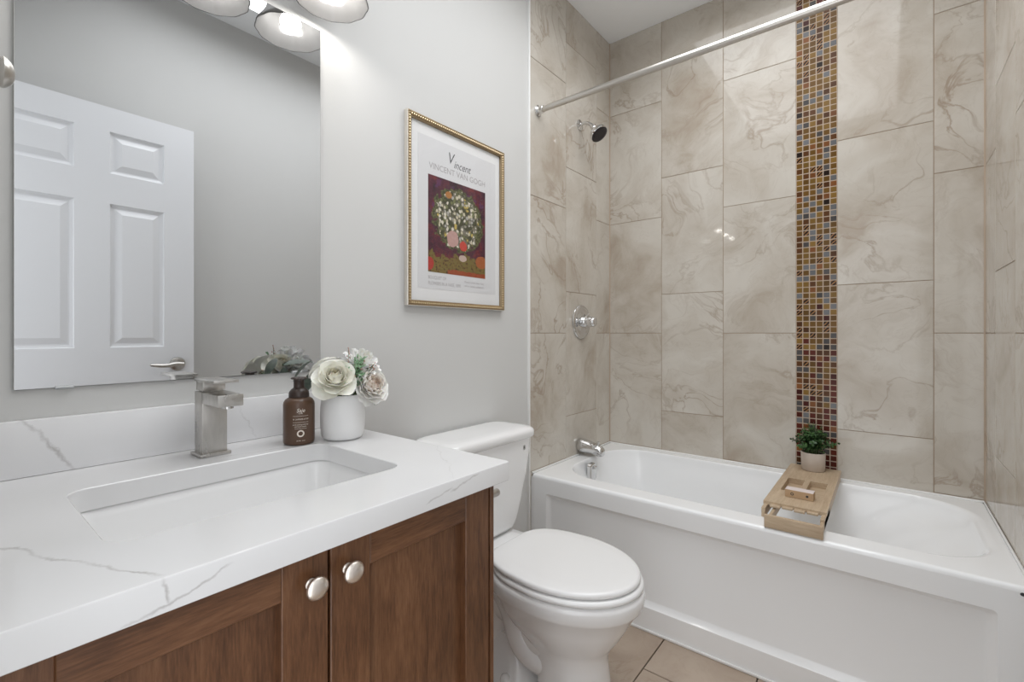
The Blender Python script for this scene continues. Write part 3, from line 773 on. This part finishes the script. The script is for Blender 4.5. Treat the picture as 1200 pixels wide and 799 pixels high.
def m_art():
    m = mat('painted_flowers', (.1, .02, .03), .6); t = NT(m); P = t.pos()
    sep = t.n('ShaderNodeSeparateXYZ'); t.l(P, sep.inputs[0]); X, Z = sep.outputs['X'], sep.outputs['Z']
    n = t.noise(P, 26, 5, .6, .6)
    bg = t.ramp(n, [(.3, (.020, .006, .014)), (.5, (.075, .012, .030)), (.7, (.16, .020, .022))])
    pur = t.math('MULTIPLY', t.math('GREATER_THAN', t.noise(P, 18, 3), .55), t.math('GREATER_THAN', Z, 1.52))
    bg = t.mix(t.math('MULTIPLY', pur, .6), bg, (.09, .022, .10))
    gr = t.ramp(t.noise(P, 120, 3), [(.35, (.06, .025, .012)), (.5, (.20, .13, .03)), (.62, (.13, .13, .03)), (.75, (.33, .09, .02))])
    low = t.math('LESS_THAN', t.math('MULTIPLY_ADD', n, .10, Z), 1.435)
    bg = t.mix(low, bg, gr)
    def blob(cx, cz, rx, rz, wob=.35):
        a = t.math('DIVIDE', t.math('SUBTRACT', X, cx), rx); b = t.math('DIVIDE', t.math('SUBTRACT', Z, cz), rz)
        d = t.math('ADD', t.math('MULTIPLY', a, a), t.math('MULTIPLY', b, b))
        return t.math('LESS_THAN', t.math('MULTIPLY_ADD', t.math('SUBTRACT', t.noise(P, 45, 3), .5), wob*4, d), 1.0)
    vo = t.n('ShaderNodeTexVoronoi'); vo.inputs['Scale'].default_value = 82; t.l(P, vo.inputs['Vector'])
    s2 = t.n('ShaderNodeSeparateColor'); t.l(vo.outputs['Color'], s2.inputs[0])
    daub = t.ramp(s2.outputs[0], [(0, (.05, .055, .02)), (.22, (.16, .17, .07)), (.40, (.55, .50, .36)), (.58, (.66, .62, .52)), (.74, (.42, .40, .36)), (.86, (.50, .38, .10)), (.93, (.30, .28, .22))], 'CONSTANT')
    edge = t.math('GREATER_THAN', vo.outputs['Distance'], .52)
    daub = t.mix(t.math('MULTIPLY', edge, .75), daub, (.045, .04, .02))
    leaf = t.ramp(t.noise(P, 130, 3), [(.4, (.03, .035, .012)), (.6, (.13, .13, .05))])
    c = t.mix(blob(-1.205, 1.515, .125, .115, .35), bg, leaf)
    c = t.mix(blob(-1.205, 1.515, .108, .098, .40), c, daub)
    for cx, cz, rx, rz, col in ((-1.235, 1.445, .028, .030, (.50, .30, .27)), (-1.182, 1.425, .018, .018, (.55, .05, .035)), (-1.255, 1.598, .015, .012, (.42, .17, .04)),
                                (-1.185, 1.38, .020, .012, (.55, .42, .36)), (-1.345, 1.345, .020, .022, (.42, .03, .025)), (-1.085, 1.375, .03, .024, (.36, .10, .03))):
        c = t.mix(t.math('MULTIPLY', blob(cx, cz, rx, rz, .2), .95), c, col)
    red = t.math('MULTIPLY', t.math('LESS_THAN', t.math('MULTIPLY_ADD', n, .02, Z), 1.342), t.math('GREATER_THAN', X, -1.26))
    c = t.mix(t.math('MULTIPLY', red, .7), c, (.36, .04, .015))
    t.base(c); return m
bm = B(); box(bm, AX0, AX1, -.0071, -.0064, AZ0, AZ1); finish(bm, 'artwork', m_art(), pf, smooth=0)
text_wall('lettering', 'V', .058, -1.247, -.0069, 1.712, M_TXT2, pf, shear=.25, width=.030)
text_wall('lettering', 'incent', .040, -1.188, -.0069, 1.702, M_TXT2, pf, shear=.35, width=.088)
text_wall('lettering', 'VINCENT VAN GOGH', .030, -1.204, -.0069, 1.672, M_TXT, pf, width=.285)
text_wall('lettering', 'BOUQUET OF', .0165, -1.351, -.0069, 1.292, M_TXT, pf, align='LEFT', width=.083)
text_wall('lettering', 'FLOWERS IN A VASE, 1890', .0165, -1.351, -.0069, 1.272, M_TXT, pf, align='LEFT', width=.155)
for i, s in enumerate(('Museum of Art, New York', 'oil on canvas, collection')):
    text_wall('lettering', s, .011, -1.175, -.0069, 1.291-.014*i, M_TXT, pf, align='LEFT', width=.105)
bm = B(); box(bm, PX0+.0185, PX1-.0185, -.0098, -.0083, PZ0+.0185, PZ1-.0185); finish(bm, 'glass', M_GLASS, pf, smooth=0)

# ================================================================== WALL KNOB at the left edge
kn = thing('door_knob', (XL, -.47, 1.392), 'oval satin nickel knob sticking out at the left edge beside the mirror', 'knob')
bm = B(); lathe(bm, [(.001, .0002), (.020, .0002), (.018, .004), (.0085, .008), (.0065, .02), (.0062, .064), (.0075, .070)], (XL, -.47, 1.392), (1, 0, 0), 20); finish(bm, 'stem', M_NIK, kn)
bm = B(); lathe(bm, [(.0068, .068), (.012, .069), (.0158, .0722), (.0168, .0745), (.0158, .077), (.011, .0815), (.006, .0835), (.001, .084)], (XL, -.47, 1.392), (1, 0, 0), 28); finish(bm, 'head', M_NIK, kn)

# ================================================================== SOAP BOTTLE
SBX, SBY, SBR = -1.868, -.142, .0345
sb = thing('soap_bottle', (SBX, SBY, CT), 'brown foaming soap bottle with a dark pump beside the white flower pot', 'soap bottle')
bm = B(); lathe(bm, [(.001, .0006), (.030, .0006), (.0335, .003), (.0345, .007), (.0345, .092), (.0335, .098), (.030, .104), (.0245, .108), (.022, .109)], (SBX, SBY, CT), (0, 0, 1), 40)
finish(bm, 'bottle_body', M_BOT, sb, smooth=50)
bm = B(); lathe(bm, [(.0215, .1075), (.0225, .109), (.0225, .116), (.0215, .122), (.017, .128), (.0125, .131), (.0125, .132)], (SBX, SBY, CT), (0, 0, 1), 32, True, False)
lathe(bm, [(.0120, .129), (.0120, .150), (.0125, .152)], (SBX, SBY, CT), (0, 0, 1), 24)
th0 = math.atan2(-1.229-SBY, -2.416-SBX)
lathe(bm, [(.001, .1515), (.0175, .1515), (.0183, .153), (.0170, .1552), (.0135, .1560), (.001, .1562)], (SBX, SBY, CT), (0, 0, 1), 28)
d = Vector((math.cos(th0+.15), math.sin(th0+.15), 0))
tube(bm, [Vector((SBX, SBY, CT+.1525)), Vector((SBX, SBY, CT+.1525)) + d*.022, Vector((SBX, SBY, CT+.1520)) + d*.029], [.0042, .0038, .0034], 12)
finish(bm, 'pump', M_PUMP, sb, smooth=50)
def bottle_text(body, size, z, width=None, shear=0, dx=0.0):
    bm = text_mesh(body, size, 'CENTER', shear); xs = [v.co.x for v in bm.verts]
    k = width/(max(xs)-min(xs)) if width else 1
    for v in bm.verts:
        a = th0 + .10 + (v.co.x*k+dx)/SBR
        v.co = Vector((SBX+(SBR+.0003)*math.cos(a), SBY+(SBR+.0003)*math.sin(a), CT+z+v.co.y))
    finish(bm, 'label_lettering', M_BTXT, sb, smooth=0, recalc=False)
bottle_text('Saje', .0125, .0775, .018, .3)
bottle_text('NATURAL', .003, .0735, .009)
bottle_text('LAVENDER & ROSE', .0045, .0600, .028, 0, .003)
bottle_text('*', .010, .0565, .003, 0, -.015)
bottle_text('gentle foaming hand soap', .0038, .0480, .034)
bottle_text('plant based cleanser', .0036, .0435, .026)
bottle_text('236 ml', .0033, .011, .018)
bm = B()
for k in range(30):
    for r0, r1 in ((.0048, .0080),):
        q = []
        for rr, kk in ((r0, k), (r1, k), (r1, k+1), (r0, k+1)):
            an = 2*PI*kk/30; a = th0+.10+rr*math.cos(an)/SBR
            q.append(bm.verts.new((SBX+(SBR+.0003)*math.cos(a), SBY+(SBR+.0003)*math.sin(a), CT+.0285+rr*math.sin(an))))
        bm.faces.new(q)
finish(bm, 'label_seal', M_BTXT, sb, smooth=0, recalc=False)
bm = B()
for z, hw in ((.0685, .017), (.0540, .017), (.0395, .013)):
    vs = []
    for k in range(9):
        a = th0+.10+hw*(k/4-1)/SBR
        vs.append([bm.verts.new((SBX+(SBR+.0003)*math.cos(a), SBY+(SBR+.0003)*math.sin(a), CT+z+e)) for e in (0, .0005)])
    for p, q in zip(vs, vs[1:]): bm.faces.new((p[0], q[0], q[1], p[1]))
finish(bm, 'label_lines', M_BTXT, sb, smooth=0, recalc=False)

# ================================================================== FLOWER POT AND FLOWERS
FPX, FPY = -1.772, -.172
fp = thing('flower_arrangement', (FPX, FPY, CT), 'white rose and peony arrangement in a rounded white pot on the countertop', 'flowers')
bm = B(); lathe(bm, [(.001, .0008), (.040, .0008), (.0455, .003), (.0500, .010), (.0525, .030), (.0530, .055), (.0520, .080), (.0500, .098), (.0495, .108), (.0485, .1095), (.0465, .1085), (.0460, .098), (.046, .085), (.001, .085)], (FPX, FPY, CT), (0, 0, 1), 48)
finish(bm, 'pot', M_POT, fp, smooth=50)
bm = B(); lathe(bm, [(.001, .095), (.030, .094), (.0455, .090)], (FPX, FPY, CT), (0, 0, 1), 24, False, False); finish(bm, 'floral_foam', M_SOIL, fp)

def petal(bm, lay, M, length, width, cup, curl, shade, nu=7, nv=7, ruff=0.0, ph=0.0):
    """petal patch: base at origin, grows along +Z, faces +X (outer side), cups inward toward -X"""
    g = []
    for j in range(nv):
        v = j/(nv-1); row = []
        wv = width*(math.sin(PI*min(1, v*.62+.10)))**.8*(1 if v < .8 else 1-(v-.8)*.9)
        for i in range(nu):
            u = i/(nu-1)*2-1
            a = u*cup
            y = wv*math.sin(a)/max(cup, .01)*1.0
            x = -wv*(1-math.cos(a))/max(cup, .01)
            zz = length*v*(1-.10*u*u*v)
            x += curl*v**2.6 - .18*length*math.sin(PI*v)*(-1 if curl < 0 else -1)*.6
            x += ruff*math.sin(u*5+ph)*v*v
            row.append(bm.verts.new(M @ Vector((x, y, zz))))
        g.append(row)
    for j in range(nv-1):
        for i in range(nu-1):
            f = bm.faces.new((g[j][i], g[j][i+1], g[j+1][i+1], g[j+1][i]))
            for l in f.loops:
                vv = (j + (1 if l.vert in (g[j+1][i], g[j+1][i+1]) else 0))/(nv-1)
                s = shade*.75 + .25*vv
                l[lay] = (s, s, s, 1)
def bloom(name, c, axis, R, m, label, kind='rose', stem_to=None):
    c = Vector(c); q = Vector((0, 0, 1)).rotation_difference(Vector(axis).normalized()).to_matrix().to_4x4()
    bm = B(); lay = tile_layer(bm)
    def put(ph, tilt, r0, z0, L, Wd, cup, curl, sh, ruff=0.0):
        Mx = Matrix.Translation(c) @ q @ Matrix.Rotation(ph, 4, 'Z') @ Matrix.Translation((r0, 0, z0)) @ Matrix.Rotation(tilt, 4, 'Y')
        petal(bm, lay, Mx, L, Wd, cup, curl, sh, ruff=ruff, ph=ph*3)
    if kind == 'rose':
        n = 26
        for k in range(n):
            t = k/(n-1); ph = k*2.39996
            put(ph, .02+1.05*t**1.7, R*(.03+.26*t), R*(.12-.30*t), R*(.78+.20*t), R*(.26+.62*t), 1.25-.35*t, R*(.02+.30*t**2), .12+.85*t**.8, R*.03*t)
    elif kind == 'peony':
        for k in range(44):
            t = k/43; ph = k*2.39996
            put(ph, .05+1.12*t**1.5, R*(.04+.30*t), R*(.10-.30*t), R*(.62+.30*t), R*(.22+.48*t), 1.0-.3*t, R*(.02+.16*t**2), .02+.98*t**1.3, R*.07)
    else:
        for k in range(34):
            t = k/33; ph = k*2.39996
            put(ph, .1+1.35*t, R*(.02+.15*t), R*(.05-.15*t), R*(.80+.15*t), R*(.20+.10*t), .8, R*(.05+.15*t), .25+.7*t, R*.05)
    th = finish(bm, name, m, fp, smooth=0, recalc=False); th['label'] = label
    for p in th.data.polygons: p.use_smooth = True
    base = Vector((FPX + (c.x-FPX)*.25, FPY + (c.y-FPY)*.25, CT+.089)); s = c - Vector(axis).normalized()*R*.15
    bm = B(); tube(bm, curve_pts([base, base.lerp(s, .5) + Vector((0, 0, .005)), s], 8), .0024, 8); finish(bm, 'stem', M_STEM, th)
    return th
bloom('rose', (-1.814, -.208, .992), (-.42, -.72, .62), .046, M_ROSE, 'large cream rose facing left, nearest the soap bottle', 'rose')
bloom('peony', (-1.730, -.222, .972), (.05, -.85, .35), .046, M_PEON, 'blush-centred white peony low on the right front of the pot', 'peony')
bloom('chrysanthemum', (-1.736, -.190, 1.022), (.10, -.55, .8), .052, M_HYD, 'white many-petalled bloom at the top right of the bouquet', 'mum')
bloom('peony', (-1.702, -.185, .995), (.65, -.50, .45), .040, M_HYD, 'white bloom at the far right of the bouquet above a round leaf', 'peony')
bloom('rose', (-1.788, -.132, 1.006), (-.10, .60, .70), .040, M_ROSE, 'cream rose at the back of the bouquet facing the mirror', 'rose')
bloom('chrysanthemum', (-1.755, -.120, 1.005), (.15, .75, .55), .040, M_HYD, 'white fluffy bloom at the back of the bouquet, seen in the mirror', 'mum')
def leaf(bm, base, d, up, L, Wd, bend=.2, n=6):
    d = Vector(d).normalized(); s = d.cross(Vector(up)).normalized(); up = s.cross(d); base = Vector(base); rows = []
    for k in range(n+1):
        t = k/n; w = Wd*math.sin(PI*min(1, t*.93+.04))**.75
        c = base + d*L*t - up*bend*L*t*t
        rows.append([bm.verts.new(c - s*w + up*.12*w), bm.verts.new(c), bm.verts.new(c + s*w + up*.12*w)])
    for a, b in zip(rows, rows[1:]):
        for i in range(2): bm.faces.new((a[i], a[i+1], b[i+1], b[i]))
def euc(label, base, pts, leaves):
    bm = B()
    for (p, d, up, L, w, b) in leaves: leaf(bm, p, d, up, L, w, b)
    th = finish(bm, 'eucalyptus_leaves', M_EUC, fp, smooth=60, recalc=False); th['label'] = label
    bm = B(); tube(bm, curve_pts([base]+pts, 12), .0016, 8); finish(bm, 'stem', M_STEM, th)
euc('grey-green eucalyptus sprig hanging at the right of the white pot', (-1.75, -.165, CT+.089), [(-1.71, -.165, .965), (-1.692, -.175, .962)],
    [((-1.695, -.178, .968), (.75, -.25, -.75), (-.3, -1, .3), .046, .019, .1), ((-1.694, -.165, .975), (.85, -.1, .45), (-.3, -1, .2), .036, .015, .1), ((-1.712, -.205, .940), (.4, -.4, -.6), (0, -1, .3), .022, .011, .1)])
euc('long grey-green eucalyptus leaves behind the roses, arching toward the mirror', (-1.785, -.150, CT+.089), [(-1.79, -.115, .99), (-1.80, -.095, 1.02)],
    [((-1.80, -.100, 1.015), (.75, .35, .35), (-.2, .3, 1), .075, .017, .35), ((-1.815, -.100, 1.035), (-.45, .30, -.30), (0, .3, 1), .060, .012, .4), ((-1.80, -.088, 1.01), (-.15, .5, -.75), (0, 1, .3), .06, .015, .2)])
bm = B(); bb = B(); bs = B()
for k in range(15):
    a = random.uniform(0, 2*PI); r = random.uniform(.004, .030)
    tip = Vector((-1.768 + r*math.cos(a), -.222 + r*.5*math.sin(a), 1.000 + random.uniform(-.02, .045)))
    b0 = Vector((-1.768, -.19, .95)); pts = curve_pts([b0, b0.lerp(tip, .55) + Vector((0, -.008, 0)), tip], 8)
    tube(bs, pts, .0008, 5)
    for j in range(2, 9):
        for s in (-1, 1, 0):
            dv = Vector((random.uniform(-1, 1), random.uniform(-1, .2), random.uniform(.1, 1)))
            leaf(bm, pts[j], dv, (.1, -1, .3), random.uniform(.009, .016), .0016, .2, 3)
for k in range(22):
    p = Vector((-1.755 + random.uniform(-.03, .045), -.225 + random.uniform(-.008, .012), 1.01 + random.uniform(-.02, .03)))
    bmesh.ops.create_icosphere(bb, subdivisions=1, radius=random.uniform(.0014, .0024), matrix=Matrix.Translation(p))
    tube(bs, [p, p.lerp(Vector((-1.768, -.20, .96)), .8)], .0005, 4)
for k in range(8):
    p = Vector((-1.777 + random.uniform(-.004, .004), -.205, 1.035 + k*.0048)); bmesh.ops.create_icosphere(bb, subdivisions=1, radius=.0019, matrix=Matrix.Translation(p))
tube(bs, [(-1.777, -.205, 1.07), (-1.775, -.20, .96)], .0007, 5); tube(bs, [(FPX, FPY, CT+.089), (-1.768, -.19, .95)], .002, 6)
th = finish(bm, 'feathery_sprig', M_SPR, fp, smooth=0, recalc=False); th['label'] = 'mint green feathery sprig'
finish(bs, 'stems', M_STEM, th); bo = finish(bb, 'bud_spray', M_BUD, th); bo['label'] = 'tiny dusty pink buds'; bo['kind'] = 'stuff'

# ================================================================== BATH CADDY with plant and soap box
ca = thing('bath_caddy', (-.40, -.985, RIM), 'light bamboo bath caddy tray laid across the bathtub', 'bath tray')
cy0, cy1 = -.896, -1.078; ct, cbm = .530, .518
bm = B()
# frame board with two square recesses
xb0, xb1 = -.030, -.620
rec = [(-.275, -.455, -.922, -.978), (-.275, -.455, -.996, -1.052)]
xsl = [xb1, -.455, -.275, xb0]; ysl = [cy1, -1.052, -.996, -.978, -.922, cy0]
for i in range(3):
    for j in range(5):
        if i == 1 and j in (1, 3): continue
        x0, x1, y0, y1 = xsl[i], xsl[i+1], ysl[j], ysl[j+1]
        box(bm, x0, x1, y0, y1, cbm, ct)
bmesh.ops.remove_doubles(bm, verts=bm.verts, dist=1e-5)
seen = {}
for f in list(bm.faces):
    key = tuple(round(q, 4) for q in f.calc_center_median()); seen.setdefault(key, []).append(f)
bmesh.ops.delete(bm, geom=[f for fs in seen.values() if len(fs) > 1 for f in fs], context='FACES_ONLY')
finish(bm, 'top_board', M_BAM, ca, smooth=0)
bm = B(); box(bm, -.265, -.465, -.915, -1.059, cbm-.014, cbm-.010); box(bm, -.265, -.2745, -.915, -1.059, cbm-.0102, cbm-.0002); box(bm, -.4555, -.465, -.915, -1.059, cbm-.0102, cbm-.0002); box(bm, -.2745, -.4555, -.915, -.9215, cbm-.0102, cbm-.0002); box(bm, -.2745, -.4555, -1.0525, -1.059, cbm-.0102, cbm-.0002); box(bm, -.2745, -.4555, -.9785, -.9955, cbm-.0102, cbm-.0002); finish(bm, 'recess_floor', M_BAMY, ca, smooth=0)
for y0, y1 in ((cy0-.002, cy0-.014), (cy1+.002, cy1+.014)):
    bm = B(); box(bm, xb0-.005, -.665, y0, y1, RIM+.0015, cbm+.003, .0015, 1); finish(bm, 'side_rail', M_BAM, ca, smooth=30)
for k in range(4):                                       # slats at the open front end
    ya = cy0 - .022 - k*.0355
    bm = B(); box(bm, -.585, -.640 + (.006 if k % 2 else 0), ya, ya-.031, cbm-.0005, cbm+.0065, .0012, 1); finish(bm, 'slat', M_BAM, ca, smooth=30)
for ya in (-.926, -1.066):
    bm = B(); box(bm, -.50, -.7375, ya, ya-.010, RIM+.0015, cbm-.0045, .001, 1); finish(bm, 'slide_rail', M_BAM, ca, smooth=30)
bm = B(); box(bm, -.738, -.752, -.922, -1.080, RIM+.0012, .5275, .002, 2); finish(bm, 'front_bar', M_BAMY, ca, smooth=30)
sbx = thing('soap_box', (-.49, -.98, ct), 'small kraft paper soap box with pale top lying on the bath caddy', 'soap box')
rx = Matrix.Translation((-.505, -.985, 0)) @ Matrix.Rotation(math.radians(-2), 4, 'Z') @ Matrix.Translation((.505, .985, 0))
bm = B(); box(bm, -.490, -.530, -.948, -1.033, ct+.0006, ct+.026, .0008, 1); bmesh.ops.transform(bm, matrix=rx, verts=bm.verts); finish(bm, 'carton', M_KRAFT, sbx, smooth=0)
bm = B(); box(bm, -.491, -.529, -.9485, -1.0325, ct+.0262, ct+.0275, .0005, 1); bmesh.ops.transform(bm, matrix=rx, verts=bm.verts); finish(bm, 'top_label', M_PINKW, sbx, smooth=0)
for cyy, r0, r1 in ((-.970, .0030, .0052), (-1.015, .0, .0040)):
    bm = B()
    for k in range(16):
        bm.faces.new([bm.verts.new((-.5304, cyy + r*math.cos(2*PI*kk/16), ct+.0135 + r*math.sin(2*PI*kk/16))) for r, kk in ((max(r0, 1e-4), k), (r1, k), (r1, k+1), (max(r0, 1e-4), k+1))])
    bmesh.ops.remove_doubles(bm, verts=bm.verts, dist=1e-6)
    bmesh.ops.transform(bm, matrix=rx, verts=bm.verts); finish(bm, 'printed_mark', M_BLK, sbx, smooth=0, recalc=False)
# plant
PPX, PPY = -.088, -.985
pp = thing('potted_plant', (PPX, PPY, ct), 'small leafy green plant in a pale stone pot at the mosaic end of the caddy', 'plant')
bm = B(); lathe(bm, [(.001, .0006), (.040, .0006), (.0425, .003), (.0445, .074), (.0435, .076), (.0415, .075), (.041, .066), (.001, .066)], (PPX, PPY, ct), (0, 0, 1), 40); finish(bm, 'pot', M_STONE, pp, smooth=50)
bm = B(); lathe(bm, [(.001, .070), (.025, .0695), (.0408, .067)], (PPX, PPY, ct), (0, 0, 1), 24, False, False); finish(bm, 'soil', M_SOIL, pp)
bl = B(); bs = B()
for k in range(46):
    a = k*2.39996; out = ((k+.5)/46)**.6
    h = (.122 - .072*out**2)*random.uniform(.75, 1.05); R = .010 + .050*out
    if k in (41, 43, 44, 45): R = .088; h = random.uniform(.030, .062)
    b0 = Vector((PPX + .022*math.cos(a)*out, PPY + .022*math.sin(a)*out, ct+.069))
    tip = Vector((PPX + max(-.07, min(R*math.cos(a), .064)), PPY + R*math.sin(a), ct+.072+h))
    pts = curve_pts([b0, b0.lerp(tip, .5) + Vector((0, 0, .014)), tip], 9); tube(bs, pts, .0009, 5)
    for j in range(2, 10):
        p = pts[j]; tz = (pts[j]-pts[j-1]).normalized(); aa, bb_, _ = frame_of(tz)
        for sgn in ((0, 1), (1, 0))[j % 2:j % 2+1]:
            for sg in (-1, 1):
                dv = (aa*sgn[0] + bb_*sgn[1])*sg + tz*random.uniform(.1, .8)
                L = random.uniform(.013, .018)*(1 if j < 8 else .75)
                if p.x + dv.normalized().x*L > -.004: dv.x = -abs(dv.x)
                leaf(bl, p, dv, tz + Vector((0, 0, .3)), L, L*.40, .18, 4)
        if j == 9: leaf(bl, p, tz + Vector((-.3, 0, 0)), aa, .010, .004, .1, 4)
finish(bs, 'stems', M_STEM, pp)
o = finish(bl, 'leaves', M_PLANT, pp, smooth=60, recalc=False)
